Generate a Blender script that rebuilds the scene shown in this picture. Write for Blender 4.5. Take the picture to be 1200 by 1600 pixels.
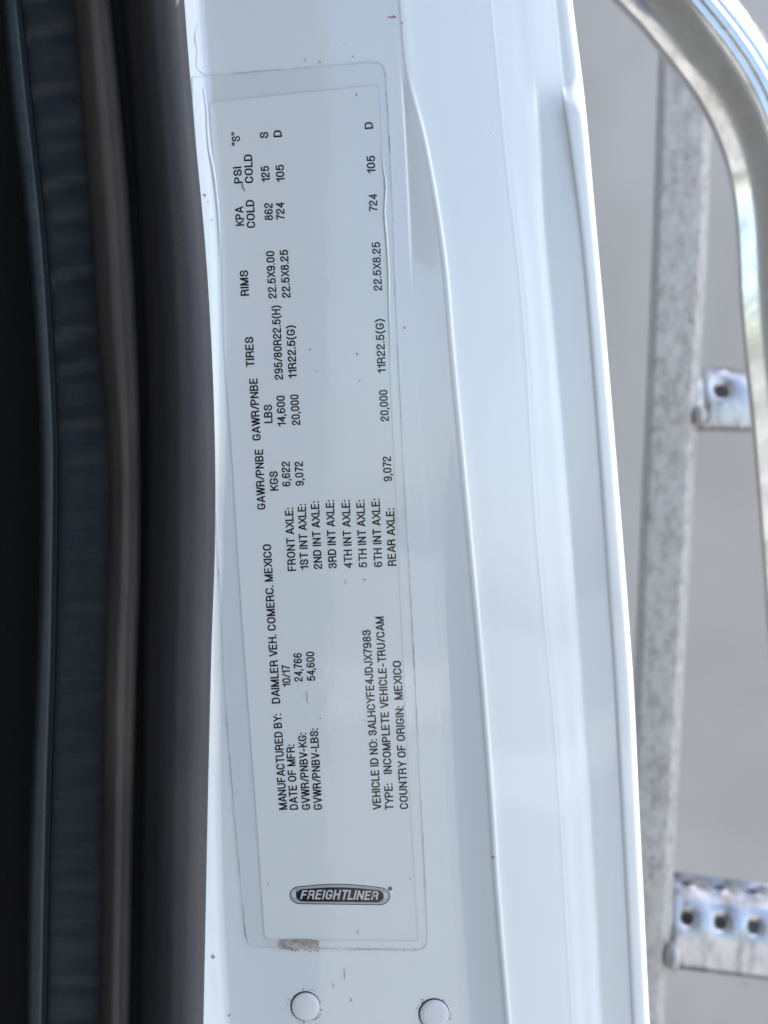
import bpy, bmesh, math, random
import numpy as np
from mathutils import Vector, Euler

random.seed(7)
for o in list(bpy.data.objects):
    bpy.data.objects.remove(o, do_unlink=True)
scene = bpy.context.scene
C = scene.collection
R = math.radians

# ------------------------------------------------------------------ camera
DIST = 0.30                 # lens to label, metres
PX = 0.00015                # metres per photograph pixel on the label plane
cd = bpy.data.cameras.new('camera')
cam = bpy.data.objects.new('camera', cd); C.objects.link(cam)
cam.location = (0, -DIST, 0); cam.rotation_euler = (R(90), 0, 0)
cd.sensor_fit = 'VERTICAL'; cd.sensor_height = 36; cd.lens = 45
cd.clip_start = 0.01; cd.clip_end = 500
cd.dof.use_dof = True; cd.dof.focus_distance = DIST - 0.002; cd.dof.aperture_fstop = 21
scene.camera = cam
scene.render.resolution_x = 768; scene.render.resolution_y = 1024

# ------------------------------------------------------------------ light
SUN_EL, SUN_AZ = 48, 64     # sun from the right and a little behind: the label face is in open shade, only edges catch it
w = bpy.data.worlds.new('World'); scene.world = w; w.use_nodes = True
nt = w.node_tree; nt.nodes.clear()
sky = nt.nodes.new('ShaderNodeTexSky'); sky.sky_type = 'NISHITA'; sky.sun_disc = False
sky.sun_elevation = R(SUN_EL); sky.sun_rotation = R(SUN_AZ)
sky.air_density = 1.0; sky.dust_density = 2.0; sky.ozone_density = 1.0
bg = nt.nodes.new('ShaderNodeBackground'); bg.inputs[1].default_value = 0.15
wo = nt.nodes.new('ShaderNodeOutputWorld')
nt.links.new(sky.outputs[0], bg.inputs[0]); nt.links.new(bg.outputs[0], wo.inputs[0])
sl = bpy.data.lights.new('sun', 'SUN'); sl.energy = 4.0; sl.angle = R(0.5); sl.color = (1, 0.95, 0.88)
sun = bpy.data.objects.new('sun', sl); C.objects.link(sun)
sd = Vector((math.sin(R(SUN_AZ))*math.cos(R(SUN_EL)), math.cos(R(SUN_AZ))*math.cos(R(SUN_EL)), math.sin(R(SUN_EL))))
sun.rotation_euler = sd.to_track_quat('Z', 'Y').to_euler()
sun.location = sd*3
vs = scene.view_settings
vs.view_transform = 'Standard'; vs.look = 'None'; vs.gamma = 1; vs.use_curve_mapping = False
vs.exposure = 1.34

# ------------------------------------------------------------------ helpers
def at(px, py, mm=0.0):
    """point of the place that stands mm millimetres behind the label plane"""
    y = mm*0.001
    k = PX*(DIST+y)/DIST
    return Vector(((px-600)*k, y, (800-py)*k))

def tag(o, label=None, cat=None, group=None, kind=None):
    if label: o['label'] = label
    if cat: o['category'] = cat
    if group: o['group'] = group
    if kind: o['kind'] = kind
    return o

def obj(name, verts, faces, mat, parent=None, smooth=False):
    me = bpy.data.meshes.new(name); me.from_pydata([tuple(v) for v in verts], [], faces); me.update()
    if mat: me.materials.append(mat)
    if smooth: me.shade_smooth()
    o = bpy.data.objects.new(name, me); C.objects.link(o)
    if parent: o.parent = parent
    return o

def thing(name, label, cat, group=None):
    o = bpy.data.objects.new(name, None); C.objects.link(o); o.empty_display_size = 0.01
    return tag(o, label, cat, group)

def curve(pts):
    """smooth function through (x, y) knots (monotone cubic)"""
    xs = np.array([p[0] for p in pts], float); ys = np.array([p[1] for p in pts], float)
    def f(x):
        x = np.asarray(x, float)
        h = np.diff(xs); d = np.diff(ys)/h
        m = np.zeros(len(xs)); m[0] = d[0]; m[-1] = d[-1]
        for i in range(1, len(xs)-1):
            m[i] = (h[i]*d[i-1]+h[i-1]*d[i])/(h[i]+h[i-1])      # parabolic
        i = np.clip(np.searchsorted(xs, x)-1, 0, len(xs)-2)
        t = (x-xs[i])/h[i]
        inside = np.clip(t, -50, 50)
        h00 = 2*t**3-3*t**2+1; h10 = t**3-2*t**2+t; h01 = -2*t**3+3*t**2; h11 = t**3-t**2
        r = h00*ys[i]+h10*h[i]*m[i]+h01*ys[i+1]+h11*h[i]*m[i+1]
        r = np.where(x < xs[0], ys[0]+(x-xs[0])*m[0], r)
        r = np.where(x > xs[-1], ys[-1]+(x-xs[-1])*m[-1], r)
        return r
    return f

def pchip1(us, ys, u):
    us = np.asarray(us, float); ys = np.asarray(ys, float)
    h = np.diff(us); d = np.diff(ys)/h
    m = np.zeros(len(us)); m[0] = d[0]; m[-1] = d[-1]
    for i in range(1, len(us)-1):
        if d[i-1]*d[i] > 0:
            w1 = 2*h[i]+h[i-1]; w2 = h[i]+2*h[i-1]
            m[i] = (w1+w2)/(w1/d[i-1]+w2/d[i])
    i = np.clip(np.searchsorted(us, u)-1, 0, len(us)-2)
    t = (u-us[i])/h[i]
    return (2*t**3-3*t**2+1)*ys[i]+(t**3-2*t**2+t)*h[i]*m[i]+(-2*t**3+3*t**2)*ys[i+1]+(t**3-t**2)*h[i]*m[i+1]

def loft(name, rows, sub, mat, parent=None):
    """rows: list of (py, [(px, mm), ...]) with equal key counts; cross-sections are smoothed between keys"""
    n = len(rows[0][1]); u = np.linspace(0, n-1, (n-1)*sub+1); us = np.arange(n)
    verts = []; faces = []
    for py, ks in rows:
        x = pchip1(us, [k[0] for k in ks], u); d = pchip1(us, [k[1] for k in ks], u)
        verts += [at(a, py, b) for a, b in zip(x, d)]
    m = len(u)
    for r in range(len(rows)-1):
        for c in range(m-1):
            a = r*m+c
            faces.append((a, a+m, a+m+1, a+1))
    return obj(name, verts, faces, mat, parent, True)

def box(name, x0, x1, y0, y1, z0, z1, mat, parent=None):
    v = [(x, y, z) for x in (x0, x1) for y in (y0, y1) for z in (z0, z1)]
    f = [(0, 1, 3, 2), (4, 6, 7, 5), (0, 4, 5, 1), (2, 3, 7, 6), (0, 2, 6, 4), (1, 5, 7, 3)]
    return obj(name, v, f, mat, parent)

# smooth by Catmull-Rom
def catmull(P, k=8):
    out = []
    for i in range(len(P)-1):
        p0, p1, p2, p3 = P[max(0, i-1)], P[i], P[i+1], P[min(len(P)-1, i+2)]
        for j in range(k):
            t = j/k
            out.append(0.5*((2*p1)+(p2-p0)*t+(2*p0-5*p1+4*p2-p3)*t*t+(3*p1-p0-3*p2+p3)*t**3))
    out.append(P[-1]); return out

# ------------------------------------------------------------------ materials
class Mat:
    def __init__(s, name, **kw):
        s.m = bpy.data.materials.new(name); s.m.use_nodes = True
        s.t = s.m.node_tree; s.b = s.t.nodes['Principled BSDF']
        for k, v in kw.items(): s.set(k, v)
    def set(s, k, v):
        k = k.replace('_', ' ')
        i = s.b.inputs[k]
        i.default_value = (*v, 1) if isinstance(v, tuple) and len(v) == 3 else v
    def n(s, typ, **inp):
        nd = s.t.nodes.new(typ)
        for k, v in inp.items():
            k = k.replace('_', ' ')
            if hasattr(v, 'node'): s.t.links.new(v, nd.inputs[k])
            else: nd.inputs[k].default_value = v
        return nd
    def coord(s, scale=(1, 1, 1)):
        tc = s.n('ShaderNodeTexCoord'); mp = s.n('ShaderNodeMapping', Scale=scale)
        s.t.links.new(tc.outputs['Object'], mp.inputs['Vector'])
        return mp.outputs[0]
    def noise(s, scale, detail=4, rough=0.5, vec=None, dist=0.0):
        return s.n('ShaderNodeTexNoise', Vector=vec or s.coord(), Scale=scale, Detail=detail, Roughness=rough, Distortion=dist).outputs[0]
    def ramp(s, fac, stops):
        r = s.t.nodes.new('ShaderNodeValToRGB'); s.t.links.new(fac, r.inputs[0])
        e = r.color_ramp.elements
        while len(e) < len(stops): e.new(0.5)
        for el, (p, c) in zip(e, stops):
            el.position = p; el.color = (*c, 1) if isinstance(c, tuple) else (c, c, c, 1)
        return r.outputs[0]
    def mix(s, fac, a, b, mode='MIX'):
        nd = s.t.nodes.new('ShaderNodeMix'); nd.data_type = 'RGBA'; nd.blend_type = mode
        for v, i in ((fac, 0), (a, 6), (b, 7)):
            if hasattr(v, 'node'): s.t.links.new(v, nd.inputs[i])
            else: nd.inputs[i].default_value = (*v, 1) if isinstance(v, tuple) else v
        return nd.outputs[2]
    def math(s, op, a, b=0.0):
        nd = s.t.nodes.new('ShaderNodeMath'); nd.operation = op
        for v, i in ((a, 0), (b, 1)):
            if hasattr(v, 'node'): s.t.links.new(v, nd.inputs[i])
            else: nd.inputs[i].default_value = v
        return nd.outputs[0]
    def bump(s, h, strength, dist, prev=None):
        nd = s.n('ShaderNodeBump', Height=h, Strength=strength, Distance=dist)
        if prev: s.t.links.new(prev, nd.inputs['Normal'])
        return nd.outputs[0]
    def link(s, out, k): s.t.links.new(out, s.b.inputs[k.replace('_', ' ')])
    def specks(s, scale, share, size, stretch=(1, 1, 1)):
        """0..1 mask of separate small dirt specks"""
        v = s.coord(stretch)
        wv = s.n('ShaderNodeTexNoise', Vector=v, Scale=scale*3, Detail=2)
        vv = s.n('ShaderNodeVectorMath'); vv.operation = 'MULTIPLY_ADD'
        s.t.links.new(wv.outputs['Color'], vv.inputs[0]); vv.inputs[1].default_value = (0.3/scale,)*3
        s.t.links.new(v, vv.inputs[2])
        vo = s.n('ShaderNodeTexVoronoi', Vector=vv.outputs[0], Scale=scale)
        sep = s.n('ShaderNodeSeparateColor'); s.t.links.new(vo.outputs['Color'], sep.inputs[0])
        on = s.math('GREATER_THAN', sep.outputs[0], 1-share)
        rad = s.math('MULTIPLY', sep.outputs[1], size)
        hit = s.math('LESS_THAN', vo.outputs['Distance'], rad)
        return s.math('MULTIPLY', on, hit)

def paint_like(name, base, rough=0.3, coat=1.0, peel=0.3):
    M = Mat(name, Roughness=rough, Coat_Weight=coat, Coat_Roughness=0.025, Coat_IOR=1.6)
    tint = M.mix(M.ramp(M.noise(14, 4), [(0.35, 0.0), (0.75, 1.0)]), base, tuple(c*0.955 for c in base))
    streak = M.ramp(M.noise(60, 5, 0.6, M.coord((1.0, 1.0, 0.06))), [(0.55, 0.0), (0.9, 0.35)])
    c = M.mix(streak, tint, tuple(c*0.88 for c in base))
    sp = M.specks(150, 0.17, 0.08)
    sp2 = M.specks(260, 0.05, 0.07, (1, 1, 0.10))
    c = M.mix(M.math('MULTIPLY', sp, 0.6), c, (0.24, 0.20, 0.18))
    c = M.mix(M.math('MULTIPLY', sp2, 0.30), c, (0.30, 0.28, 0.27))
    M.link(c, 'Base_Color')
    b = M.bump(M.noise(11, 2, 0.4, M.coord((1, 1, 0.8))), 0.5, 0.0016)
    M.link(b, 'Normal')
    b = M.bump(M.noise(420, 2), peel, 0.00004, b)
    M.link(b, 'Coat_Normal')
    return M

M_paint = paint_like('white_paint', (0.755, 0.795, 0.80)).m
M_plug = paint_like('plug_paint', (0.76, 0.78, 0.80), 0.35, 0.6).m

m = Mat('label_paper', Roughness=0.42, Coat_Weight=0.25, Coat_Roughness=0.12)
m.link(m.mix(m.ramp(m.noise(40, 4), [(0.35, 0.0), (0.7, 1.0)]), (0.795, 0.83, 0.82), (0.775, 0.81, 0.80)), 'Base_Color')
M_paper = m.m

def film():
    m = bpy.data.materials.new('clear_film'); m.use_nodes = True
    t = m.node_tree; t.nodes.clear()
    o = t.nodes.new('ShaderNodeOutputMaterial'); mx = t.nodes.new('ShaderNodeMixShader')
    tr = t.nodes.new('ShaderNodeBsdfTransparent'); tr.inputs[0].default_value = (0.994, 0.996, 0.995, 1)
    gl = t.nodes.new('ShaderNodeBsdfGlossy'); gl.inputs['Roughness'].default_value = 0.04
    lw = t.nodes.new('ShaderNodeLayerWeight'); pw = t.nodes.new('ShaderNodeMath'); pw.operation = 'POWER'; pw.inputs[1].default_value = 5
    fr = t.nodes.new('ShaderNodeMath'); fr.operation = 'MULTIPLY_ADD'; fr.inputs[1].default_value = 0.95; fr.inputs[2].default_value = 0.045
    t.links.new(lw.outputs['Facing'], pw.inputs[0]); t.links.new(pw.outputs[0], fr.inputs[0])
    tc = t.nodes.new('ShaderNodeTexCoord'); no = t.nodes.new('ShaderNodeTexNoise'); no.inputs['Scale'].default_value = 90
    no.inputs['Detail'].default_value = 3
    bp = t.nodes.new('ShaderNodeBump'); bp.inputs['Strength'].default_value = 0.25; bp.inputs['Distance'].default_value = 0.00018
    t.links.new(tc.outputs['Object'], no.inputs['Vector']); t.links.new(no.outputs[0], bp.inputs['Height'])
    t.links.new(bp.outputs[0], gl.inputs['Normal'])
    t.links.new(fr.outputs[0], mx.inputs[0]); t.links.new(tr.outputs[0], mx.inputs[1]); t.links.new(gl.outputs[0], mx.inputs[2])
    t.links.new(mx.outputs[0], o.inputs[0])
    return m
M_film = film()

m = Mat('film_edge_grime', Roughness=0.6)
m.link(m.ramp(m.noise(75, 5, 0.65), [(0.36, (0.33, 0.32, 0.30)), (0.5, (0.60, 0.61, 0.60)), (0.62, (0.74, 0.76, 0.76))]), 'Base_Color')
M_edge = m.m
M_ink = Mat('black_ink', Base_Color=(0.008, 0.0085, 0.011), Roughness=0.5, Specular_IOR_Level=0.15).m
M_silver_ink = Mat('silver_print', Base_Color=(0.42, 0.43, 0.44), Roughness=0.35, Metallic=0.2).m
M_lightsilver = Mat('pale_silver_print', Base_Color=(0.62, 0.63, 0.64), Roughness=0.35).m
M_grime = Mat('rust_grime', Roughness=0.8)
M_grime.link(M_grime.ramp(M_grime.noise(900, 4), [(0.3, (0.16, 0.11, 0.09)), (0.7, (0.36, 0.28, 0.23))]), 'Base_Color')
M_grime = M_grime.m
m = Mat('glue_residue', Roughness=0.75)
m.link(m.ramp(m.noise(700, 5, 0.65), [(0.3, (0.24, 0.19, 0.16)), (0.5, (0.42, 0.38, 0.35)), (0.7, (0.56, 0.54, 0.52))]), 'Base_Color')
M_glue = m.m
M_red = Mat('red_smear', Base_Color=(0.45, 0.24, 0.22), Roughness=0.5).m
M_gap = Mat('dark_gap', Base_Color=(0.035, 0.033, 0.035), Roughness=0.7).m

def rubber(name, base, dust, rough, wr=0.0):
    M = Mat(name, Roughness=rough)
    d = M.ramp(M.noise(70, 5, 0.6, M.coord((1, 1, 0.25))), [(0.4, 0.0), (0.75, 1.0)])
    c = M.mix(d, base, dust)
    c = M.mix(M.math('MULTIPLY', M.specks(500, 0.10, 0.16), 0.5), c, (0.12, 0.11, 0.10))
    M.link(c, 'Base_Color')
    b = M.bump(M.noise(1100, 4, 0.6), 0.45, 0.00022)
    if wr: b = M.bump(M.noise(45, 3, 0.5, M.coord((0.25, 0.25, 2.2))), wr, 0.003, b)
    M.link(b, 'Normal')
    return M.m
M_bulb = rubber('bulb_rubber', (0.058, 0.057, 0.063), (0.086, 0.080, 0.079), 0.62)
M_ridge = rubber('ridge_rubber', (0.06, 0.050, 0.045), (0.12, 0.10, 0.083), 0.6)
M_flap = rubber('flap_rubber', (0.022, 0.030, 0.036), (0.032, 0.040, 0.045), 0.34, 0.6)
M_void = Mat('void_shade_black', Base_Color=(0.006, 0.006, 0.007), Roughness=0.9).m  # near-black stands in for the shade inside the cab and the seal groove

m = Mat('wall_paint', Roughness=0.42)
c = m.mix(m.ramp(m.noise(3.4, 3, 0.5, dist=0.4), [(0.38, 0.0), (0.64, 1.0)]), (0.62, 0.58, 0.53), (0.53, 0.49, 0.435))
c = m.mix(m.math('MULTIPLY', m.specks(16, 0.5, 0.075), 0.4), c, (0.2, 0.19, 0.17))
m.link(c, 'Base_Color'); m.link(m.bump(m.noise(4, 2, 0.5, m.coord((1, 1, 0.2))), 0.4, 0.01), 'Normal')
M_wall = m.m

m = Mat('weathered_aluminium', Roughness=0.62, Metallic=0.25)
bl = m.ramp(m.noise(230, 5, 0.6, m.coord((1, 1, 0.6))), [(0.32, (0.38, 0.36, 0.335)), (0.50, (0.55, 0.53, 0.505)), (0.7, (0.63, 0.61, 0.585))])
dk = m.ramp(m.noise(110, 4, 0.6), [(0.56, 0.0), (0.74, 0.45)])
c = m.mix(dk, bl, (0.27, 0.25, 0.235))
c = m.mix(m.math('MULTIPLY', m.specks(120, 0.45, 0.26), 0.6), c, (0.22, 0.19, 0.17))
m.link(c, 'Base_Color')
m.link(m.bump(m.noise(300, 4), 0.4, 0.0005), 'Normal')
M_stile = m.m

m = Mat('rung_aluminium', Metallic=0.85)
dk = m.ramp(m.noise(75, 5, 0.68, m.coord((1, 1, 0.35))), [(0.46, 0.0), (0.66, 0.85)])
m.link(m.mix(dk, (0.62, 0.63, 0.65), (0.24, 0.225, 0.21)), 'Base_Color')
m.link(m.ramp(m.noise(80, 4), [(0.3, 0.26), (0.7, 0.48)]), 'Roughness')
m.link(m.bump(m.noise(120, 3), 0.3, 0.0006), 'Normal')
M_rung = m.m
m = Mat('weld_bead', Metallic=0.7, Roughness=0.45, Base_Color=(0.55, 0.54, 0.53))
m.link(m.bump(m.noise(220, 3), 0.6, 0.001), 'Normal')
M_weld = m.m

m = Mat('polished_handle', Metallic=1.0)
sm = m.ramp(m.noise(45, 5, 0.65, dist=0.6), [(0.45, 0.0), (0.72, 1.0)])
c = m.mix(m.math('MULTIPLY', sm, 0.6), (0.80, 0.80, 0.79), (0.50, 0.48, 0.43))
c = m.mix(m.math('MULTIPLY', m.specks(70, 0.22, 0.13), 0.8), c, (0.10, 0.09, 0.09))
m.link(c, 'Base_Color')
m.link(m.ramp(sm, [(0.0, 0.11), (1.0, 0.32)]), 'Roughness')
m.link(m.bump(m.noise(500, 3, 0.6), 0.12, 0.0002), 'Normal')
M_handle = m.m

m = Mat('ground_asphalt', Roughness=0.9)
m.link(m.ramp(m.noise(3, 6), [(0.3, (0.25, 0.245, 0.235)), (0.7, (0.33, 0.32, 0.305))]), 'Base_Color')
M_ground = m.m

M_cabin = Mat('cab_lining_grey', Base_Color=(0.085, 0.09, 0.10), Roughness=0.8).m
M_reflect_strip = Mat('pale_reflect_strip', Base_Color=(0.52, 0.51, 0.49), Roughness=0.85).m
M_back = Mat('grey_back_panel', Base_Color=(0.15, 0.155, 0.16), Roughness=0.6).m

# ------------------------------------------------------------------ setting
g = obj('ground', [(-60, -60, -1.5), (60, -60, -1.5), (60, 60, -1.5), (-60, 60, -1.5)], [(0, 1, 2, 3)], M_ground)
tag(g, kind='structure')
dn = Vector((0.5, -0.866, 0)); dt_ = Vector((0.866, 0.5, 0))
cs = [dn*a+dt_*b+Vector((0, 0, -1.496)) for a, b in ((7.6, -25), (7.6, 25), (10.6, 25), (10.6, -25))]
tag(obj('reflection_strip', cs, [(0, 1, 2, 3)], M_reflect_strip), kind='structure')  # unseen pale strip, added so the paint reflects a bright patch
WY = 0.90
wl = box('box_body_wall', -1.3, 2.2, WY, WY+0.06, -1.0, 1.7, M_wall)
tag(wl, 'plain pale grey front wall of the truck body behind the ladder', 'wall')

# dark cab opening on the left: the cab's inside, open towards the doorway
def cab():
    x0, x1, xo, y0, y1, z0, z1 = -1.60, -0.0735, -0.066, -1.25, 0.050, -0.85, 0.80
    v = [(x0, y0, z0), (xo, y0, z0), (xo, y0, z1), (x0, y0, z1), (x0, y1, z0), (x1, y1, z0), (x1, y1, z1), (x0, y1, z1),
         (x1, 0.006, z0), (x1, 0.006, z1)]
    f = [(4, 5, 6, 7), (0, 4, 7, 3), (0, 3, 2, 1), (0, 1, 8, 5, 4), (3, 7, 6, 9, 2), (5, 8, 9, 6)]
    o = obj('cab_interior', v, f, M_void); o.data.materials.append(M_cabin)
    for p in o.data.polygons:
        if p.index in (1, 2, 3, 4): p.material_index = 1
    md = o.modifiers.new('thickness', 'SOLIDIFY'); md.thickness = 0.004; md.offset = -1
    return tag(o, kind='structure')
cab()
def back_edge(z): return 0.0605-0.0764*z
bw = obj('cab_back_wall', [(x, y, z) for z in (-0.9, 1.5) for y in (0.062, 0.085) for x in (-1.62, back_edge(z))],
         [(0, 1, 5, 4), (2, 6, 7, 3), (0, 4, 6, 2), (1, 3, 7, 5), (0, 2, 3, 1), (4, 5, 7, 6)], M_back)
tag(bw, kind='structure')

# ------------------------------------------------------------------ key lines of the jamb (photo pixel x by pixel y)
seal_edge = curve([(-200, 276), (0, 288), (200, 304), (400, 322), (550, 331), (700, 336), (850, 336), (1000, 331), (1200, 326), (1400, 322), (1600, 318), (1800, 314)])
fold_line = curve([(-200, 304), (0, 314), (150, 325), (260, 334), (340, 340), (450, 344), (600, 346), (750, 345), (880, 341), (1000, 338), (1150, 338), (1280, 340), (1431, 344), (1600, 354), (1800, 368)])
ramp_base = curve([(-200, 600), (0, 618), (128, 630), (300, 640), (440, 646), (600, 654), (800, 668), (1100, 688), (1400, 706), (1600, 718), (1800, 730)])
crest = curve([(-200, 606), (0, 626), (128, 640), (202, 659), (287, 676), (405, 694), (540, 706), (700, 721), (851, 735), (1036, 752), (1229, 767), (1397, 778), (1600, 795), (1800, 812)])
line2 = curve([(-200, 748), (0, 767), (135, 780), (270, 793), (405, 809), (540, 821), (766, 834), (884, 843), (1003, 854), (1094, 863), (1296, 877), (1465, 886), (1600, 895), (1800, 907)])
line3 = curve([(-200, 806), (0, 826), (219, 843), (320, 848), (422, 857), (540, 868), (732, 884), (884, 896), (1036, 907), (1229, 920), (1397, 930), (1600, 940), (1800, 950)])
line4 = curve([(-200, 846), (0, 866), (152, 882), (236, 894), (354, 909), (540, 926), (699, 938), (901, 952), (1060, 963), (1229, 972), (1397, 981), (1600, 991), (1800, 1001)])
outer = curve([(-200, 873), (0, 895), (152, 914), (338, 931), (540, 949), (732, 965), (935, 981), (1060, 990), (1229, 998), (1397, 1006), (1600, 1016), (1800, 1026)])

def sstep(a, b, x):
    t = min(1, max(0, (x-a)/(b-a))); return t*t*(3-2*t)

def ridge_h(py):
    return 0.06 + 0.20*sstep(120, 420, py) + 1.15*sstep(450, 1500, py)

def panel_keys(py):
    L, B, K, l2, l3, l4, S = (float(f(py)) for f in (fold_line, ramp_base, crest, line2, line3, line4, outer))
    h = ridge_h(py); W = K-B; ch = sstep(110, 230, py); gl = sstep(112, 150, py)*(1-0.5*sstep(300, 700, py))
    gr = 0.26*sstep(110, 160, py)*(1-sstep(330, 470, py))          # small groove at the foot of the ramp
    k = [(L-74, -9.6), (L-56, -8.2), (L-38, -5.6), (L-18, -2.4), (L-8, -0.85), (L-1, -0.2), (L+8, 0.0), (L+40, 0.0), ((L+B)/2, 0.0), (B-26, 0.0), (B-5, -0.01), (B-1, gr)]
    for t in (0.2, 0.4, 0.6, 0.78, 0.9):
        k.append((B+W*t, gr*(1-t)**2-h*(0.95*t**1.6)))
    k += [(K-3.0, -h*0.975), (K, -h-0.012), (K+2.0, -h+0.035+0.02*gl), (K+5.0, -h+0.12+0.18*ch+0.16*gl)]
    d2 = -h+5.4-0.9*sstep(0, 1600, py)
    span = l2-K
    for t in (0.12, 0.35, 0.6, 0.85):
        k.append((K+span*t, -h+0.12+0.18*ch+0.16*gl+(d2+h-0.12-0.18*ch-0.16*gl)*t**1.12))
    k += [(l2-4, d2-0.15), (l2-0.5, d2-0.02), (l2+3, d2+0.22), (l2+7, d2+0.46)]
    d3 = d2+4.0
    w3 = l3-l2; w4 = l4-l3; w5 = S-l4
    c = sstep(118, 178, py)                                        # the pressed channel starts with a rounded end
    cg = 1-sstep(220, 420, py)
    def mixk(a, b): return a+(b-a)*c
    e = d2+0.5+0.0
    k += [(l2+w3*0.40, d2+1.45), (l2+w3*0.72, d2+2.65)]
    k += [(l3-4, mixk(d2+3.35, d3-0.30)), (l3, mixk(d2+3.6, d3+0.05+0.22*cg)), (l3+4, mixk(d2+3.85, d3+0.12+0.3*cg))]
    k += [(l3+w4*0.5, mixk(d2+5.0, d3+0.12+0.3*cg)), (l4-5, mixk(d2+6.2, d3-0.02+0.1*cg)), (l4-1, mixk(d2+6.5, d3-0.22)), (l4+3, mixk(d2+6.85, d3-0.30))]
    t4 = mixk(d2+6.85, d3-0.30)
    k += [(l4+w5*0.42, t4+0.22), (l4+w5*0.70, t4+0.68), (l4+w5*0.88, t4+1.5), (S-0.8, t4+3.2), (S, t4+6.0), (S-2, t4+16), (S-6, 60)]
    return k

ROWS = list(range(-180, 1790, 12))
pillar = thing('door_pillar', 'glossy white painted truck door pillar carrying the certification label', 'door pillar')
loft('painted_panel', [(py, panel_keys(py)) for py in ROWS], 5, M_paint, pillar)

_SX = np.arange(280, 742, 2.0); _SY = np.arange(0, 1660, 10.0); _SD = []
for _py in _SY:
    _ks = panel_keys(_py)[:21]
    _SD.append(pchip1(np.array([q[0] for q in _ks]), np.array([q[1] for q in _ks]), _SX))
_SD = np.array(_SD)
def surf(px, py):
    """depth in mm of the painted panel under a point of the label face"""
    i = min(max((px-280)/2.0, 0), len(_SX)-1.001); j = min(max(py/10.0, 0), len(_SY)-1.001)
    a, b = int(i), int(j); i -= a; j -= b
    return float((_SD[b, a]*(1-i)+_SD[b, a+1]*i)*(1-j)+(_SD[b+1, a]*(1-i)+_SD[b+1, a+1]*i)*j)

def on_panel(px, py, lift):
    return at(px, py, surf(px, py)-lift)

# ------------------------------------------------------------------ rubber door seal
l1 = curve([(-200, -28), (0, 2), (135, 14), (304, 34), (506, 52), (699, 61), (834, 61), (1036, 56), (1195, 49), (1364, 43), (1566, 40), (1800, 38)])
l2s = curve([(-200, 8), (0, 30), (135, 44), (354, 68), (540, 81), (699, 88), (867, 87), (1036, 84), (1127, 81), (1296, 76), (1600, 70), (1800, 66)])
l3s = curve([(-200, 100), (0, 117), (152, 130), (388, 146), (540, 156), (650, 168), (766, 173), (900, 170), (1036, 165), (1229, 162), (1397, 160), (1600, 157), (1800, 155)])
l4s = curve([(-200, 156), (0, 172), (169, 189), (337, 203), (540, 214), (699, 219), (867, 219), (1070, 213), (1296, 208), (1566, 203), (1800, 200)])
l5s = curve([(-200, 188), (0, 203), (202, 221), (506, 240), (631, 243), (867, 241), (1070, 237), (1300, 234), (1600, 230), (1800, 227)])

def flap_keys(py):
    a, b, c = float(l1(py)), float(l2s(py)), float(l3s(py))
    am = 1.7*(1-0.8*sstep(600, 760, py))
    wr = am*(0.5*math.sin(py*0.131+0.6)+0.32*math.sin(py*0.083+2.1+0.4*math.sin(py*0.02))+0.25*math.sin(py*0.217+1.0))
    return [(a-3, 14), (a-1, 8), (a+1, 4.5), (a+9, 3.2), (b-7, 3.4), (b-1, 4.6), (b+1, 4.9), (b+5, 3.7), (b+12, 3.2+wr*0.5), ((b+c)/2, 2.6+wr), (c-12, 1.6+wr*0.6), (c+4, 0.5), (c+14, 1.0)]
def ridge_keys(py):
    c, d = float(l3s(py)), float(l4s(py)); ww = d-c
    return [(c-6, 6), (c-1, 0.2), (c+ww*0.2, -2.6), (c+ww*0.42, -3.8), (c+ww*0.58, -3.6), (c+ww*0.74, -2.8), (c+ww*0.9, -1.9), (d-1, -0.6), (d+2, 5), (d+2, 14)]
def bulb_keys(py):
    e, f = float(l5s(py)), float(seal_edge(py)); ww = f-e
    return [(e-14, 6), (e-5, 0.0), (e+ww*0.05, -5.0), (e+ww*0.15, -9.0), (e+ww*0.28, -11.8), (e+ww*0.45, -13.6), (e+ww*0.66, -14.0), (e+ww*0.84, -13.4), (f-6, -12.2), (f-1.5, -10.4), (f, -8.0), (f-4, -5.0), (f-14, -3.6)]
SROWS = list(range(-180, 1790, 9))
seal = thing('door_seal', 'dusty black rubber door seal with round bulb along the left edge', 'door seal')
loft('flap', [(p, flap_keys(p)) for p in SROWS], 5, M_flap, seal)
loft('ridge', [(p, ridge_keys(p)) for p in SROWS], 5, M_ridge, seal)
loft('bulb', [(p, bulb_keys(p)) for p in SROWS], 6, M_bulb, seal)
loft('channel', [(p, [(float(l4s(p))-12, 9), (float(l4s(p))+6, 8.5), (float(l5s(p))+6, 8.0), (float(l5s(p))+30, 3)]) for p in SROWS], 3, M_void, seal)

# ------------------------------------------------------------------ plugs on the panel
def disc_rings(cx, cy, rings, n=40, squash=1.0):
    v = []; f = []
    for r, lift in rings:
        for i in range(n):
            a = 2*math.pi*i/n
            v.append(on_panel(cx+r*math.cos(a), cy+r*squash*math.sin(a), lift))
    for k in range(len(rings)-1):
        for i in range(n):
            j = (i+1) % n
            f.append((k*n+i, k*n+j, (k+1)*n+j, (k+1)*n+i))
    f.append(tuple((len(rings)-1)*n+i for i in range(n)))
    return v, f
for cx, cy, r in ((477, 1572, 22.5), (678, 1584, 23.5)):
    v, f = disc_rings(cx, cy, [(r+1.0, 0.015), (r-1.2, 0.06)])
    gap = obj('plug_gap', v, f, M_gap, pillar)
    v, f = disc_rings(cx+0.7, cy+0.9, [(r-0.4, 0.03), (r-0.9, 0.30), (r-2.2, 0.42), (r*0.6, 0.47), (r*0.2, 0.50)])
    obj('plug', v, f, M_plug, pillar, True)

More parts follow.
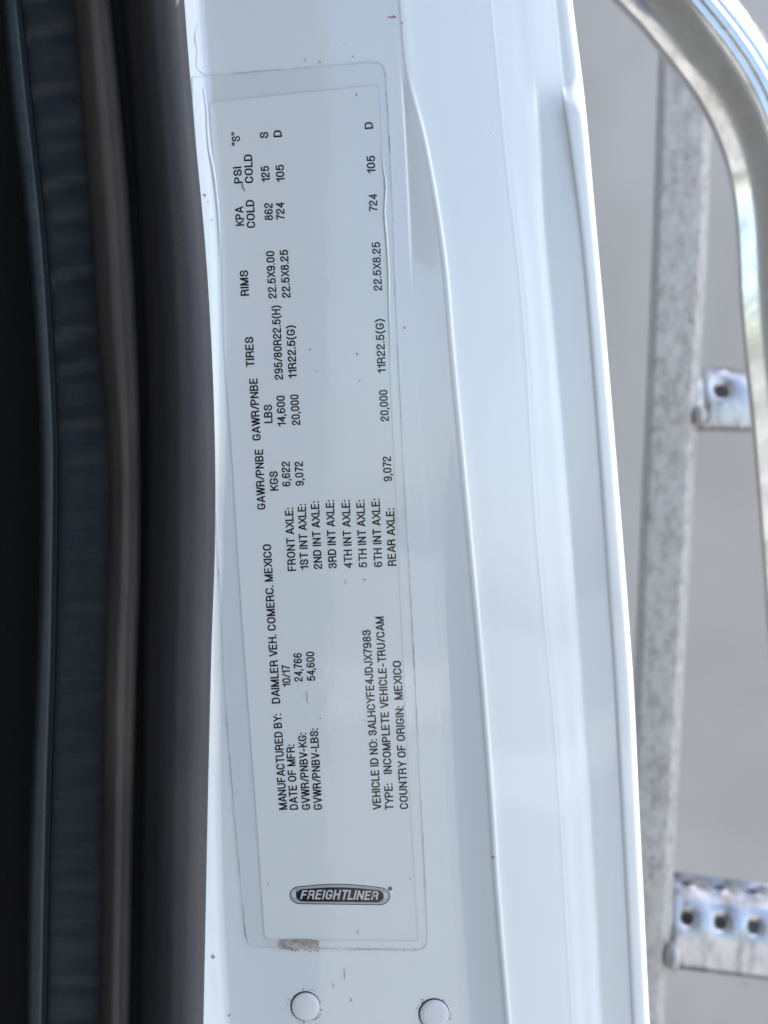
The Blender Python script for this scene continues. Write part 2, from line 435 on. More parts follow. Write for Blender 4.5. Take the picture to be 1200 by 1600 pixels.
# ------------------------------------------------------------------ certification label
label = thing('certification_label', 'white printed certification label under clear film on the pillar', 'label')

def dense(pts, step=6.0, closed=True):
    out = []
    n = len(pts)
    for i in range(n if closed else n-1):
        a = Vector(pts[i]); b = Vector(pts[(i+1) % n]); k = max(1, int((b-a).length/step))
        for j in range(k): out.append(a.lerp(b, j/k))
    if not closed: out.append(Vector(pts[-1]))
    return out

def round_corner(p0, p1, p2, r, n=7):
    a = Vector(p0)-Vector(p1); b = Vector(p2)-Vector(p1)
    a = a.normalized()*r; b = b.normalized()*r; q = Vector(p1)
    return [tuple(q+a*(1-t)**2+b*t**2) for t in [i/(n-1) for i in range(n)]]

film_left = curve([(100, 299), (500, 321), (877, 341), (1160, 357), (1290, 368), (1457, 383), (1500, 387)])
film_right = curve([(80, 600), (193, 607), (507, 620), (773, 633), (893, 640), (1093, 650), (1290, 660), (1500, 670)])
paper_left = curve([(140, 326), (217, 331), (300, 340), (393, 346), (540, 350), (673, 360), (915, 375), (1277, 401), (1468, 414)])
paper_right = curve([(130, 592), (293, 600), (573, 609), (740, 617), (860, 622), (1077, 632), (1290, 643), (1470, 654)])
def film_top(x): return 120-(x-300)*0.0 if x < 340 else 119-(x-340)*0.1
def grid_sheet(name, fl, fr, top, bot, lift, mat, corner, nx=46, ny=150):
    """conforming sheet with rounded corners"""
    v = []; f = []
    for j in range(ny+1):
        t = j/ny
        for i in range(nx+1):
            s = i/nx
            x0 = float(fl(0.5*(top(0)+bot(0)))); 
            py = top(s)+(bot(s)-top(s))*t
            a = float(fl(py)); b = float(fr(py))
            # rounded corners: pull the ends of the first and last rows in
            dt = min(py-top(s), bot(s)-py)
            if dt < corner:
                q = corner-math.sqrt(max(0, corner*corner-(corner-dt)**2))
                a += q; b -= q
            px = a+(b-a)*s
            v.append(on_panel(px, py, lift))
    for j in range(ny):
        for i in range(nx):
            p = j*(nx+1)+i
            f.append((p, p+nx+1, p+nx+2, p+1))
    return obj(name, v, f, mat, label, True)
p_top = lambda s: 160-28*s
p_bot = lambda s: 1467+3*s
grid_sheet('paper_sheet', paper_left, paper_right, p_top, p_bot, 0.10, M_paper, 6)
f_top = lambda s: 120-25*s
f_bot = lambda s: 1481+4*s
grid_sheet('clear_film', film_left, film_right, f_top, f_bot, 0.26, M_film, 18, 50, 170)

def strip(name, pts, wpx, lift, mat, parent, jitter=0.0):
    v = []; f = []
    n = len(pts)
    for i, p in enumerate(pts):
        d = (pts[min(n-1, i+1)]-pts[max(0, i-1)]); 
        if d.length < 1e-6: d = Vector((0, 1))
        d.normalize(); q = Vector((-d.y, d.x))*wpx*0.5*(1+jitter*(random.random()-0.5)*2)
        for sgn in (-1, 1):
            e = p+q*sgn; v.append(on_panel(e.x, e.y, lift))
    for i in range(n-1): f.append((2*i, 2*i+1, 2*i+3, 2*i+2))
    return obj(name, v, f, mat, parent)
# grime line collected along the film's cut edge
def outline(fl, fr, top, bot, r):
    tl = (float(fl(top(0))), top(0)); tr = (float(fr(top(1))), top(1)); br = (float(fr(bot(1))), bot(1)); bl = (float(fl(bot(0))), bot(0))
    left = [(float(fl(y)), y) for y in np.linspace(bot(0)-r, top(0)+2, 60)]
    right = [(float(fr(y)), y) for y in np.linspace(top(1)+r, bot(1)-r, 60)]
    return [tl]+round_corner(tl, tr, br, r)+right+round_corner(tr, br, bl, r)+round_corner(br, bl, tl, r)+left
ol = dense(outline(film_left, film_right, f_top, f_bot, 20), 6, False)
strip('film_edge', [Vector(p) for p in ol], 1.25, 0.29, M_edge, label, 0.5)
po = dense(outline(paper_left, paper_right, p_top, p_bot, 5), 8, False)
M_pedge = Mat('paper_edge_shade', Base_Color=(0.70, 0.72, 0.72), Roughness=0.5).m  # soft shading at the paper's edge, drawn as a slightly darker line
strip('paper_edge_shade', [Vector(p) for p in po], 1.3, 0.14, M_pedge, label, 0.3)

# printed text: (words, baseline start, baseline end, capital height) in photograph pixels, read from bottom to top
TEXT = [
 ('MANUFACTURED BY:', 449, 1265, 439.5, 1115), ('DAIMLER VEH. COMERC. MEXICO', 438, 1099, 423.5, 850),
 ('DATE OF MFR:', 466, 1265, 460, 1163), ('10/17', 454.5, 1073, 453, 1038),
 ('GVWR/PNBV-KG:', 485, 1265, 478.5, 1145), ('24,766', 473, 1065, 471.5, 1020),
 ('GVWR/PNBV-LBS:', 503.5, 1265, 497, 1138), ('54,600', 493, 1064, 491, 1018),
 ('VEHICLE ID NO: 3ALHCYFE4JDJX7983', 596, 1265, 579, 984),
 ('TYPE:', 615, 1265, 613.3, 1224), ('INCOMPLETE VEHICLE-TRU/CAM', 612.7, 1209, 599.5, 963),
 ('COUNTRY OF ORIGIN:', 638, 1264, 630.5, 1103), ('MEXICO', 629.5, 1093, 626.5, 1032),
 ('FRONT AXLE:', 462.7, 892, 458, 793), ('1ST INT AXLE:', 482.3, 890, 478, 787), ('2ND INT AXLE:', 503.5, 889, 498.5, 783),
 ('3RD INT AXLE:', 526.5, 888, 521.8, 781), ('4TH INT AXLE:', 551, 888, 546.6, 781), ('5TH INT AXLE:', 574, 887, 569.5, 781),
 ('6TH INT AXLE:', 597.6, 886, 593.3, 779), ('REAR AXLE:', 619.3, 884, 616, 794),
 ('GAWR/PNBE', 415, 796, 411, 702), ('KGS', 435, 767, 434, 736), ('6,622', 454.2, 760, 452.8, 721), ('9,072', 475, 759, 473.3, 721),
 ('GAWR/PNBE', 407.7, 688, 402.4, 591), ('LBS', 426, 661, 425, 632), ('14,600', 446.7, 666, 445, 618), ('20,000', 469.5, 664, 466.3, 616),
 ('20,000', 608, 658, 605.2, 609), ('9,072', 612.7, 752, 610.8, 713),
 ('TIRES', 397.7, 573, 395.7, 526), ('295/80R22.5(H)', 442.5, 593, 437.5, 477), ('11R22.5(G)', 464, 591, 460.5, 508), ('11R22.5(G)', 603, 583, 599.5, 498),
 ('RIMS', 389.3, 462, 387.5, 422), ('22.5X9.00', 432.5, 466, 428.5, 392), ('22.5X8.25', 454, 465, 450, 390), ('22.5X8.25', 597.2, 454, 594, 378),
 ('KPA', 381.7, 353, 380, 322), ('COLD', 399, 356, 397, 312), ('862', 426.7, 344, 425.8, 317), ('724', 445, 343, 444, 316), ('724', 590, 330, 589.3, 303),
 ('PSI', 379.3, 286, 377, 260), ('COLD', 396, 286, 394, 241), ('125', 422, 284, 420.3, 259), ('105', 445, 284, 443.5, 257), ('105', 586.7, 271, 586, 243),
 ('"S"', 375.7, 227, 374.5, 206), ('S', 419.3, 216, 419, 206), ('D', 440.7, 214, 440, 203), ('D', 583.3, 201, 582.3, 190),
]
G = {
 'A': (.54, [[(0,0),(.245,1),(.295,1),(.54,0)], [(.10,.28),(.44,.28)]]),
 'B': (.47, [[(0,.52),(0,1),(.43,1,.22),(.43,.53,.22),(0,.53)], [(0,.53),(.47,.53,.24),(.47,0,.24),(0,0),(0,.53)]]),
 'C': (.48, [[(.48,.74),(.46,1,.25),(0,1,.27),(0,0,.27),(.46,0,.25),(.48,.26)]]),
 'D': (.47, [[(0,.5),(0,1),(.47,1,.3),(.47,0,.3),(0,0),(0,.5)]]),
 'E': (.41, [[(.40,1),(0,1),(0,0),(.41,0)], [(0,.53),(.37,.53)]]),
 'F': (.40, [[(.40,1),(0,1),(0,0)], [(0,.5),(.35,.5)]]),
 'G': (.49, [[(.47,.78),(.45,1,.25),(0,1,.27),(0,0,.27),(.49,0,.27),(.49,.43),(.29,.43)]]),
 'H': (.47, [[(0,0),(0,1)], [(.47,0),(.47,1)], [(0,.53),(.47,.53)]]),
 'I': (.0, [[(0,0),(0,1)]]),
 'J': (.35, [[(.35,1),(.35,0,.2),(0,0,.2),(0,.28)]]),
 'K': (.48, [[(0,0),(0,1)], [(.46,1),(0,.36)], [(.15,.56),(.48,0)]]),
 'L': (.38, [[(0,1),(0,0),(.38,0)]]),
 'M': (.60, [[(0,0),(0,1)], [(.02,1),(.28,.0),(.32,0),(.58,1)], [(.60,1),(.60,0)]]),
 'N': (.47, [[(0,0),(0,1)], [(.01,1),(.46,0)], [(.47,0),(.47,1)]]),
 'O': (.50, [[(0,.5),(0,1,.28),(.50,1,.28),(.50,0,.28),(0,0,.28),(0,.5)]]),
 'P': (.45, [[(0,0),(0,1),(.45,1,.25),(.45,.46,.25),(0,.46)]]),
 'R': (.47, [[(0,0),(0,1),(.45,1,.25),(.45,.48,.25),(0,.48)], [(.22,.48),(.45,.46,.14),(.46,.12,.1),(.48,0)]]),
 'S': (.47, [[(.45,.71),(.45,1,.25),(.02,1,.25),(.02,.55,.2),(.47,.47,.2),(.47,0,.25),(0,0,.25),(0,.29)]]),
 'T': (.48, [[(0,1),(.48,1)], [(.24,1),(.24,0)]]),
 'U': (.47, [[(0,1),(0,0,.26),(.47,0,.26),(.47,1)]]),
 'V': (.50, [[(0,1),(.225,0),(.275,0),(.50,1)]]),
 'W': (.74, [[(0,1),(.17,0),(.21,0),(.35,1),(.39,1),(.53,0),(.57,0),(.74,1)]]),
 'X': (.48, [[(0,0),(.48,1)], [(0,1),(.48,0)]]),
 'Y': (.50, [[(0,1),(.25,.42),(.50,1)], [(.25,.42),(.25,0)]]),
 '0': (.41, [[(0,.5),(0,1,.23),(.41,1,.23),(.41,0,.23),(0,0,.23),(0,.5)]]),
 '1': (.24, [[(0,.76),(.20,.80,.1),(.24,1)], [(.24,1),(.24,0)]]),
 '2': (.42, [[(0,.69),(0,1,.23),(.41,1,.23),(.41,.60,.18),(.02,.22,.1),(0,0),(.42,0)]]),
 '3': (.43, [[(0,.74),(0,1,.22),(.41,1,.22),(.41,.53,.2),(.14,.53)], [(.14,.53),(.43,.53,.2),(.43,0,.23),(0,0,.23),(0,.28)]]),
 '4': (.44, [[(.33,0),(.33,1)], [(.33,.98),(0,.30)], [(0,.27),(.44,.27)]]),
 '5': (.42, [[(.39,1),(.06,1),(.02,.46)], [(.04,.50),(.12,.63,.12),(.42,.65,.24),(.42,0,.23),(.02,0,.20),(-.01,.17)]]),
 '6': (.42, [[(.40,.86),(.36,1,.16),(0,1,.25),(0,0,.23),(.42,0,.23),(.42,.58,.22),(0,.58,.22),(0,.34)]]),
 '7': (.42, [[(0,1),(.42,1),(.20,.5,.2),(.13,0)]]),
 '8': (.43, [[(.03,.78),(.03,1,.2),(.40,1,.2),(.40,.54,.2),(.03,.54,.2),(.03,.78)], [(0,.27),(0,.54,.21),(.43,.54,.21),(.43,0,.22),(0,0,.22),(0,.27)]]),
 '9': (.42, [[(.02,.14),(.06,0,.16),(.42,0,.25),(.42,1,.23),(0,1,.23),(0,.42,.22),(.42,.42,.22),(.42,.66)]]),
 ':': (.0, [[(0,-.01),(0,.01)], [(0,.62),(0,.64)]]),
 '.': (.0, [[(0,-.01),(0,.01)]]),
 ',': (.03, [[(.02,.01),(.02,-.08),(-.02,-.17)]]),
 '/': (.26, [[(-.02,0),(.28,1)]]),
 '-': (.22, [[(0,.36),(.22,.36)]]),
 '(': (.16, [[(.16,1.06),(0,.80,.3),(0,.06,.3),(.16,-.20)]]),
 ')': (.16, [[(0,1.06),(.16,.80,.3),(.16,.06,.3),(0,-.20)]]),
 '"': (.22, [[(0,1),(0,.80)], [(.22,1),(.22,.80)]]),
}
STROKE = 0.16
def glyph_mesh(ch, st):
    """ribbons with mitred joins along a glyph's centre lines; capitals run from 0 to 1"""
    V = []; F = []; hw_ = st/2
    for kpath, path in enumerate(G[ch][1]):
        pts = []
        P = [(p[0], hw_+p[1]*(1-st)) for p in path]; Rr = [p[2] if len(p) > 2 else 0 for p in path]
        for i, p in enumerate(P):
            if Rr[i] and 0 < i < len(P)-1:
                q = Vector(p); a = Vector(P[i-1])-q; b = Vector(P[i+1])-q
                ra = min(Rr[i], a.length*(0.5 if Rr[i-1] else 1.0)); rb = min(Rr[i], b.length*(0.5 if Rr[i+1] else 1.0))
                # tall corners: let the curve run further along the stem
                if abs(a.y) > abs(a.x): ra = min(a.length*(0.5 if Rr[i-1] else 1.0), ra*1.05)
                a = a.normalized()*ra; b = b.normalized()*rb
                for j in range(6):
                    t = j/5
                    c0 = q+a; c1 = q+a*0.42; c2 = q+b*0.42; c3 = q+b
                    pts.append(c0*(1-t)**3+c1*3*t*(1-t)**2+c2*3*t*t*(1-t)+c3*t**3)
            else: pts.append(Vector(p))
        cp = [pts[0]]
        for p in pts[1:]:
            if (p-cp[-1]).length > 1e-5: cp.append(p)
        pts = cp
        closed = (pts[0]-pts[-1]).length < 1e-4
        if not closed:
            d0 = (pts[0]-pts[1]).normalized(); d1 = (pts[-1]-pts[-2]).normalized()
            if abs(d0.y) > 0.5: pts[0] = pts[0]+d0*hw_
            if abs(d1.y) > 0.5: pts[-1] = pts[-1]+d1*hw_
            if abs(d0.x) > 0.9: pts[0] = pts[0]+d0*hw_*0.8
            if abs(d1.x) > 0.9: pts[-1] = pts[-1]+d1*hw_*0.8
        b0 = len(V); n = len(pts)
        for i, p in enumerate(pts):
            if closed and i in (0, n-1): t1 = (pts[1]-pts[0]).normalized(); t0 = (pts[-1]-pts[-2]).normalized()
            else:
                t1 = (pts[min(n-1, i+1)]-pts[min(n-2, i)]).normalized(); t0 = (pts[max(1, i)]-pts[max(0, i-1)]).normalized()
            n0 = Vector((-t0.y, t0.x)); n1 = Vector((-t1.y, t1.x)); mm = n0+n1
            mm = mm.normalized() if mm.length > 1e-4 else n0
            kk = hw_/max(0.35, mm.dot(n0))
            for sg in (1, -1):
                e = p+mm*kk*sg
                e.y = min(max(e.y, -0.34), 1.12) if ch in '(),' else min(max(e.y, 0.0), 1.0)
                V.append((e.x, e.y, kpath))
        for i in range(n-1): F.append((b0+2*i, b0+2*i+1, b0+2*i+3, b0+2*i+2))
    return V, F
def text_mesh(s, st=STROKE, gap=0.10):
    V = []; F = []; x = 0.0
    for ch in s:
        if ch == ' ': x += 0.30; continue
        v, f = glyph_mesh(ch, st); b = len(V)
        x += st/2
        V += [(p[0]+x, p[1], p[2]) for p in v]; F += [tuple(i+b for i in q) for q in f]
        x += G[ch][0]+st/2+(0.04 if ch in 'AVTLYWKX74/' else gap)
    return np.array(V), F
CAP0, CAP1 = 0.0, 1.0
for s, x0, y0, x1, y1 in TEXT:
    v, f = text_mesh(s)
    u = (v[:, 0]-v[:, 0].min())/(v[:, 0].max()-v[:, 0].min())
    h = (v[:, 1]-CAP0)/(CAP1-CAP0)*13.2
    d = Vector((x1-x0, y1-y0)).normalized(); up = Vector((d.y, -d.x))
    if up.x > 0: up = -up
    vv = []
    for a, b, lv in zip(u, h, v[:, 2]):
        px = x0+(x1-x0)*a+up.x*b; py = y0+(y1-y0)*a+up.y*b
        vv.append(on_panel(px, py, 0.15+0.004*lv))
    obj('printed_text', vv, f, M_ink, label)

# emblem printed across the foot of the label
def emblem():
    def pill(x0, x1, yt, yb, arch, lift, name, mat, parent, tilt=0.0, n=16):
        r = (yb-yt)/2; pts = []
        cx0, cx1, cy = x0+r*1.15, x1-r*1.15, (yt+yb)/2
        for i in range(n+1):
            a = math.pi/2+math.pi*i/n; pts.append((cx0+r*1.15*math.cos(a), cy-r*math.sin(a)))
        pts.reverse()
        out = []
        for x, y in pts: out.append((x, y))
        top = [(cx0+(cx1-cx0)*i/24, yt-arch*math.sin(math.pi*i/24)) for i in range(25)]
        right = [(cx1+r*1.15*math.sin(math.pi*i/n), cy-r*math.cos(math.pi*i/n)) for i in range(n+1)]
        leftp = [(cx0-r*1.15*math.sin(math.pi*i/n), cy+r*math.cos(math.pi*i/n)) for i in range(n+1)]
        poly = top+right[1:]+leftp[:-1]
        v = [on_panel(x, y+tilt*(x-532), lift) for x, y in poly]
        return obj(name, v, [tuple(range(len(v)))], mat, parent)
    e = pill(452.5, 609.5, 1385.5, 1413.5, 4.5, 0.130, 'emblem', M_ink, label, 0.012)
    pill(453.8, 608.2, 1386.6, 1412.2, 4.5, 0.137, 'emblem_border', M_silver_ink, e, 0.012)
    pill(456.5, 470, 1391, 1404, 0.0, 0.142, 'emblem_highlight', M_lightsilver, e, 0.012)
    pill(592, 606, 1392, 1405, 0.0, 0.142, 'emblem_highlight', M_lightsilver, e, 0.012)
    pill(462.5, 599.5, 1390.0, 1409.3, 3.5, 0.148, 'emblem_field', M_ink, e, 0.012)
    v, f = text_mesh('FREIGHTLINER', 0.17, 0.12)
    u = (v[:, 0]-v[:, 0].min())/(v[:, 0].max()-v[:, 0].min()); h = (v[:, 1]-CAP0)/(CAP1-CAP0)
    vv = []
    for a, b, lv in zip(u, h, v[:, 2]):
        x = 469.0+a*(590-469.0)+b*3.4
        y = 1405.6+0.012*(x-532)-b*(13.4+1.9*math.sin(math.pi*min(1, max(0, (x-469)/124))))
        vv.append(on_panel(x, y, 0.158+0.004*lv))
    obj('emblem_lettering', vv, f, M_lightsilver, e)
    v, f = disc_rings(609.3, 1388.6, [(3.4, 0.150), (3.0, 0.152)], 20)
    obj('registered_mark', v, f, Mat('mark_ink', Base_Color=(0.12, 0.12, 0.13), Roughness=0.5).m, e)
emblem()

# glue residue and grime
def blob(cx, cy, rx, ry, lift, n=12, rough=0.35, ang=0.0):
    v = [on_panel(cx, cy, lift)]; ca, sa = math.cos(ang), math.sin(ang)
    for i in range(n):
        a = 2*math.pi*i/n; k = 1+rough*(random.random()*2-1)
        x, y = rx*k*math.cos(a), ry*k*math.sin(a)
        v.append(on_panel(cx+x*ca-y*sa, cy+x*sa+y*ca, lift))
    return v, [(0, i+1, (i+1) % n+1) for i in range(n)]
poly = [(437, 1470), (450, 1468.5), (470, 1468), (486, 1468.5), (498, 1470.5), (498.5, 1476), (496.5, 1481.5), (489, 1482), (482, 1483.5), (471, 1482), (464, 1485), (455, 1483), (447, 1484), (439, 1482), (436, 1476)]
v = [on_panel(467, 1476, 0.30)]+[on_panel(x, y, 0.30) for x, y in poly]
obj('glue_residue', v, [(0, i+1, (i+1) % len(poly)+1) for i in range(len(poly))], M_glue, label)

def many(name, items, mat, parent):
    V = []; F = []
    for it in items:
        v, f = blob(*it); k = len(V); V += v; F += [tuple(i+k for i in q) for q in f]
    return tag(obj(name, V, F, mat, parent), kind='stuff')
items = []; faint = []
M_faint = Mat('faint_dirt', Base_Color=(0.30, 0.27, 0.26), Roughness=0.7).m
for i in range(26): items.append((random.uniform(436, 500), random.gauss(1484.5, 1.6), random.uniform(0.5, 1.8), random.uniform(0.4, 1.2), 0.32, 7, 0.5))
for i in range(16): items.append((random.uniform(505, 660), random.gauss(1485, 1.2), random.uniform(0.4, 1.0), random.uniform(0.3, 0.8), 0.32, 7, 0.5))
for cx, cy, r in ((477, 1572, 24), (678, 1584, 25)):
    for i in range(26):
        a = random.uniform(0, 2*math.pi); q = r+abs(random.gauss(1.5, 2.0)); s = random.uniform(0.4, 1.4)
        items.append((cx+q*math.cos(a), cy+q*math.sin(a), s, s*random.uniform(0.5, 1.3), 0.07, 7, 0.5))
for x, y, rx, ry, a in ((500, 97, 2.5, 1.2, 0.7), (477, 93, 1.2, 3.0, 0.5), (458, 87, 1, 0.7, 0), (537, 68, 1.3, 0.6, 0.8), (551, 88, 1.2, 1.6, 0), (557, 148, 2.0, 2.5, 0), (641, 1373, 1.4, 1.4, 0),
                        (320, 305, 3.0, 1.8, 0.4), (325, 316, 1.2, 1.6, 0), (331, 344, 1.0, 2.0, 0), (495, 580, 1.0, 2.0, 0.5), (484, 546, 1.6, 1.8, 0), (558, 553, 2.2, 1.6, 0.3), (562, 595, 1.3, 2.2, 0), (570, 1125, 1.0, 1.5, 0), (501, 1123, 1.5, 1.5, 0),
                        (540, 909, 0.8, 3.0, 0.3), (569, 906, 2.0, 1.4, 0.3), (480, 1090, 0.5, 14, -0.1), (559, 1457, 1.0, 4.0, 0.1), (538, 1520, 0.6, 10, -0.08), (521, 1540, 1.0, 4, -0.3), (549, 1563, 1.2, 3.0, 0), (358, 1587, 2.0, 4.0, 0.4), (333, 1495, 3.0, 3.5, 0)):
    faint.append((x, y, rx*0.85, ry*0.9, 0.33, 9, 0.5, a))
many('dirt_specks', items, M_grime, pillar)
many('faint_marks', faint, M_faint, pillar)
many('red_smears', [(612, 27, 7, 1.5, 0.06, 10, 0.35, 0.12), (616, 26, 3, 2.2, 0.07, 8, 0.4), (628, 36, 2, 1.2, 0.07, 8, 0.4), (380, 293, 1.6, 6.5, 0.33, 10, 0.3, -0.35), (632, 512, 1.3, 1.8, 0.07, 8, 0.4), (419, 1381, 0.9, 2.0, 0.33, 8, 0.4)], M_red, pillar)

def wrinkle(name, pts, wpx, hgt, mat, parent, wob=0.8):
    P = catmull([Vector(p) for p in pts], 10); V = []; F = []; n = len(P); m_ = 9
    for i, p in enumerate(P):
        d = (P[min(n-1, i+1)]-P[max(0, i-1)]).normalized(); q = Vector((-d.y, d.x))
        env = math.sin(math.pi*min(1, max(0, i/(n-1)))); wv = wob*math.sin(i*1.7)*random.uniform(0.2, 1)
        for j in range(m_):
            t = j/(m_-1)*2-1; e = p+q*(t*wpx*0.5*(0.3+0.7*env)+wv*0.3)
            V.append(on_panel(e.x, e.y, 0.20+hgt*env*math.cos(t*math.pi/2)))
    for i in range(n-1):
        for j in range(m_-1):
            a_ = i*m_+j; F.append((a_, a_+1, a_+m_+1, a_+m_))
    return obj(name, V, F, mat, parent, True)
M_wr = paint_like('film_crease_glint', (0.80, 0.81, 0.80), 0.2, 1.0).m  # opaque white: the highlight on the film's folds is put into the colour
wrinkle('film_wrinkle_glint', [(318, 138), (323, 170), (325, 205), (328, 235), (333, 262), (338, 300), (342, 345), (344, 400)], 5.5, 0.24, M_wr, label, 0.3)
wrinkle('film_wrinkle_glint', [(596, 232), (599, 262), (603, 290), (601, 330), (604, 372), (607, 420), (608, 480), (611, 560)], 4.5, 0.22, M_wr, label, 0.5)
strip('smear', [Vector(p) for p in [(309, 38), (305, 52), (304, 62), (308, 78), (307, 92), (306, 102), (311, 110), (318, 116), (322, 118)]], 1.6, 0.05, M_edge, pillar, 0.7)

# ------------------------------------------------------------------ grab handle
def extrude_path(name, pts, prof, mat, parent=None, ref=Vector((0, -1, 0))):
    v = []; f = []; n = len(prof)
    for i, p in enumerate(pts):
        t = (pts[min(len(pts)-1, i+1)]-pts[max(0, i-1)]).normalized()
        side = t.cross(ref).normalized(); fr = side.cross(t).normalized()
        if fr.dot(ref) < 0: fr = -fr
        for a, b in prof: v.append(p+side*a+fr*b)
    for i in range(len(pts)-1):
        for j in range(n):
            k = (j+1) % n
            f.append((i*n+j, i*n+k, (i+1)*n+k, (i+1)*n+j))
    f.append(tuple(range(n))[::-1]); f.append(tuple((len(pts)-1)*n+j for j in range(n)))
    return obj(name, v, f, mat, parent, True)

HD = 250
inner = [(760, -250), (840, -150), (905, -68), (962, 0), (1002, 42), (1035, 82), (1066, 121), (1090, 155), (1110, 190), (1125, 225), (1137, 262), (1145, 300), (1151, 350), (1154, 400), (1157, 470), (1165, 560), (1175, 650), (1187, 800), (1199, 960), (1208, 1100), (1216, 1250), (1226, 1450), (1235, 1650), (1243, 1800)]
ip = [Vector(p) for p in inner]
hw = 68
cl = []
for i, p in enumerate(ip):
    t = (ip[min(len(ip)-1, i+1)]-ip[max(0, i-1)]).normalized()
    cl.append(p+Vector((-t.y, t.x))*-hw if Vector((-t.y, t.x)).x < 0 else p+Vector((-t.y, t.x))*hw)
path = [at(p.x, p.y, HD) for p in catmull(cl)]
rad = hw*PX*(DIST+HD/1000)/DIST
prof = []
NP = 160
for i in range(NP):
    a = 2*math.pi*i/NP
    r = rad
    def ang(x): return (a-x+math.pi) % (2*math.pi)-math.pi
    mid, half = R(46), R(40)                     # broad flattened face of the extrusion
    if abs(ang(mid)) < half: r = rad+(rad*math.cos(half)/math.cos(ang(mid))-rad)*0.45
    for gpos, dep in ((R(88), 0.05), (R(108), 0.04), (R(121), 0.025)):
        r -= rad*dep*math.exp(-(ang(gpos)/R(3.6))**2)
    prof.append((r*math.cos(a), r*math.sin(a)))
handle = thing('grab_handle', 'polished metal grab handle curving down past the pillar', 'grab handle')
extrude_path('bar', path, prof, M_handle, handle)

# ------------------------------------------------------------------ ladder
LD = 450
ladder = thing('access_ladder', 'weathered aluminium ladder with punched rungs in front of the grey wall', 'ladder')
k = PX*(DIST+LD/1000)/DIST
fl_l = curve([(-300, 1055), (100, 1040), (400, 1030), (800, 1013), (1125, 1000), (1600, 978), (1900, 964)])
fl_r = curve([(-300, 1128), (200, 1111), (400, 1104), (675, 1088), (800, 1082), (1150, 1063), (1450, 1047), (1600, 1038), (1900, 1020)])
def stile_keys(py):
    a, b = float(fl_l(py)), float(fl_r(py))
    return [(a-12, 44), (a-11.5, 40), (a-6, 12), (a-3.5, 3.0), (a-1.5, 0.9), (a+2, 0.0), (a+30, -0.2), (b-20, 0.0), (b-12, 0.3), (b-8, 2.2), (b-3, 6.0), (b, 11), (b+1, 40)]
def loft_at(name, rows, sub, mat, parent, base):
    return loft(name, [(py, [(x, d+base) for x, d in ks]) for py, ks in rows], sub, mat, parent)
loft_at('stile', [(py, stile_keys(py)) for py in range(-260, 1880, 20)], 4, M_stile, ladder, LD)

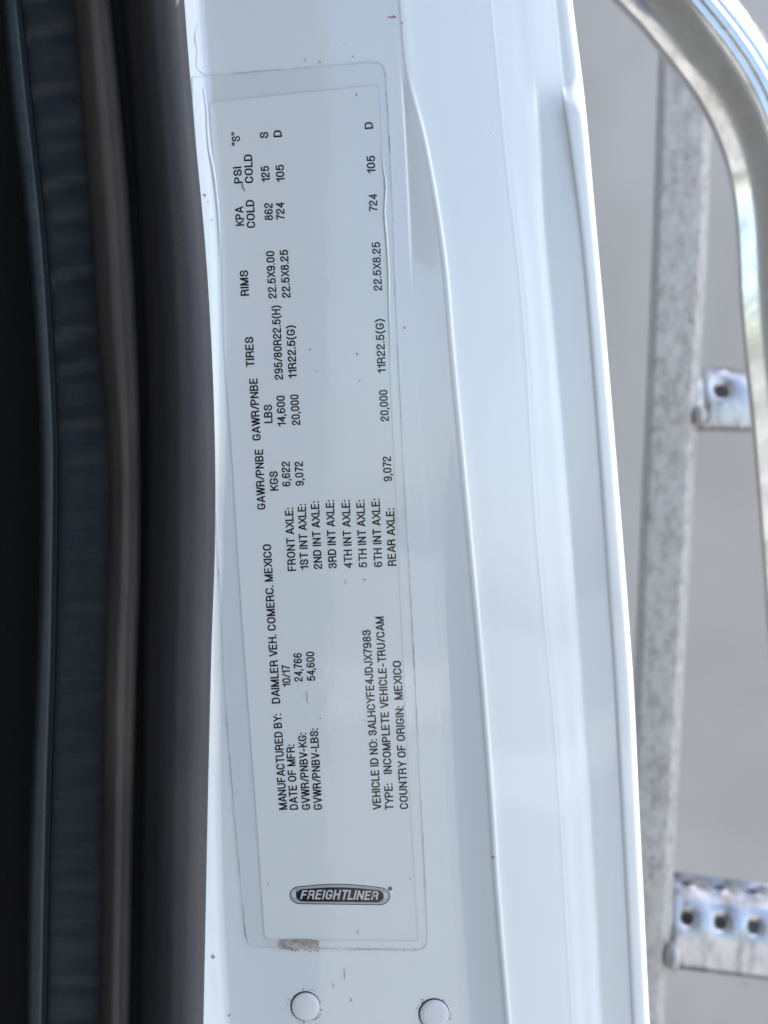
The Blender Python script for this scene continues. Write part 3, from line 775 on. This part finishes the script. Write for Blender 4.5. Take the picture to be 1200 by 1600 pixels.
def rung(p_left, p_right, hpx, holes, name):
    """punched tread: curved sheet with dimpled holes in two rows, real openings"""
    A = at(*p_left, LD+9); B = at(*p_right, LD+9)
    axis = (B-A); Ln = axis.length; axis.normalize()
    H = hpx*k
    up = Vector((0, -1, 0)).cross(axis)*-1
    if up.z < 0: up = -up
    cell = holes[1]*k
    n = int(Ln/cell)+1
    start0 = holes[0]*k-cell/2
    def prof(v):
        # v 0 at foot of skirt, 1 at the rear lip of the tread; flat skirt, then a curved nose
        if v < 0.42: return (v/0.42*0.40*H, -0.0)
        t = (v-0.42)/0.58; a = t*math.pi*0.5
        return (0.40*H+0.58*H*math.sin(a), 0.62*H*(1-math.cos(a)))
    def place(u, v, out=0.0):
        z, y = prof(v)
        z2, y2 = prof(min(1, v+0.01)); z1, y1 = prof(max(0, v-0.01))
        t = Vector((0, y2-y1, z2-z1)).normalized(); nrm = Vector((0, -t.z, t.y))
        tb = max(0.0, (v-0.72)/0.28)
        z += H*0.10*tb*tb*(0.5-0.5*math.cos(2*math.pi*((u-start0)/cell-0.02)))*-1+H*0.02*tb
        return A+axis*u+up*z+Vector((0, y, 0))+(up*nrm.z+Vector((0, nrm.y, 0)))*out
    V = []; F = []
    def quadgrid(u0, u1, v0, v1, nu, nv, hole=None):
        base = len(V)
        if hole is None:
            for j in range(nv+1):
                for i in range(nu+1): V.append(place(u0+(u1-u0)*i/nu, v0+(v1-v0)*j/nv))
            for j in range(nv):
                for i in range(nu):
                    p = base+j*(nu+1)+i; F.append((p, p+1, p+nu+2, p+nu+1))
        else:
            cu, cv, ru, rv, lip = hole
            per = [(-1+2*i/nu, -1) for i in range(nu)]+[(1, -1+2*i/nv) for i in range(nv)]+[(1-2*i/nu, 1) for i in range(nu)]+[(-1, 1-2*i/nv) for i in range(nv)]
            N = len(per)
            rings = [(None, 0), (1.75, 0), (1.4, 0.35), (1.15, 0.85), (1.0, 1.0), (0.97, 1.3 if lip < 0 else 0.2)]
            for s, out in rings:
                for (pu, pv) in per:
                    if s is None:
                        uu = (u0+u1)/2+pu*(u1-u0)/2; vv_ = (v0+v1)/2+pv*(v1-v0)/2
                    else:
                        a = math.atan2(pv, pu); uu = cu+math.cos(a)*ru*s; vv_ = cv+math.sin(a)*rv*s
                    V.append(place(uu, min(1, max(0, vv_)), out*lip))
            for q in range(len(rings)-1):
                for i in range(N):
                    j = (i+1) % N; F.append((base+q*N+i, base+q*N+j, base+(q+1)*N+j, base+(q+1)*N+i))
    off = holes[0]*k
    r = cell*0.185
    dv = 1.0/(H*1.30)       # v per metre on the nose
    start = off-cell/2
    quadgrid(-cell*0.3, max(start, 0.0001), 0, 1, 4, 16)
    for i in range(n):
        u0 = start+i*cell; u1 = u0+cell
        quadgrid(u0, u1, 0.0, 0.38, 4, 4)
        quadgrid(u0, u1, 0.38, 0.72, 4, 4, (u0+cell/2, 0.56, r, r*dv*0.95, -r*0.75))
        # upper row, half a cell further, forms the scalloped edge
        quadgrid(u0, u1, 0.72, 1.0, 4, 4, (u0+cell*0.5, 0.87, r*1.05, r*dv*0.8, r*0.35))
    # closed back and underside of the tread
    b0 = len(V)
    for uu in (-cell*0.3, start+n*cell):
        for vz, vy in ((0.0, 0.0), (0.0, 0.66*H), (1.0*H, 0.66*H)): V.append(A+axis*uu+up*vz+Vector((0, vy, 0)))
    F += [(b0, b0+3, b0+4, b0+1), (b0+1, b0+4, b0+5, b0+2)]
    o = obj(name, V, F, M_rung, ladder, True)
    bm = bmesh.new(); bm.from_mesh(o.data); bmesh.ops.remove_doubles(bm, verts=bm.verts, dist=0.00005); bm.to_mesh(o.data); bm.free()
    md = o.modifiers.new('sheet', 'SOLIDIFY'); md.thickness = 0.0018; md.offset = -1
    return o
rung((1030, 1508), (1330, 1548), 128, (38, 53.5), 'rung')
rung((1076, 667), (1330, 672), 102, (54, 62), 'rung')
def weld(cx, cy, rx, ry, d=LD+2):
    v = []; f = []; n = 20; mrows = 8
    c = at(cx, cy, d)
    for j in range(mrows+1):
        th = math.pi*j/mrows
        for i in range(n):
            a = 2*math.pi*i/n; q = 1+0.10*random.uniform(-1, 1)
            v.append(c+Vector((rx*k*q*math.sin(th)*math.cos(a), -0.006*q*math.sin(th)*math.sin(a), ry*k*q*math.cos(th))))
    for j in range(mrows):
        for i in range(n):
            b = (i+1) % n; f.append((j*n+i, j*n+b, (j+1)*n+b, (j+1)*n+i))
    return obj('weld_bead', v, f, M_weld, ladder, True)
weld(1051, 1494, 13, 22); weld(1093, 650, 10, 15)
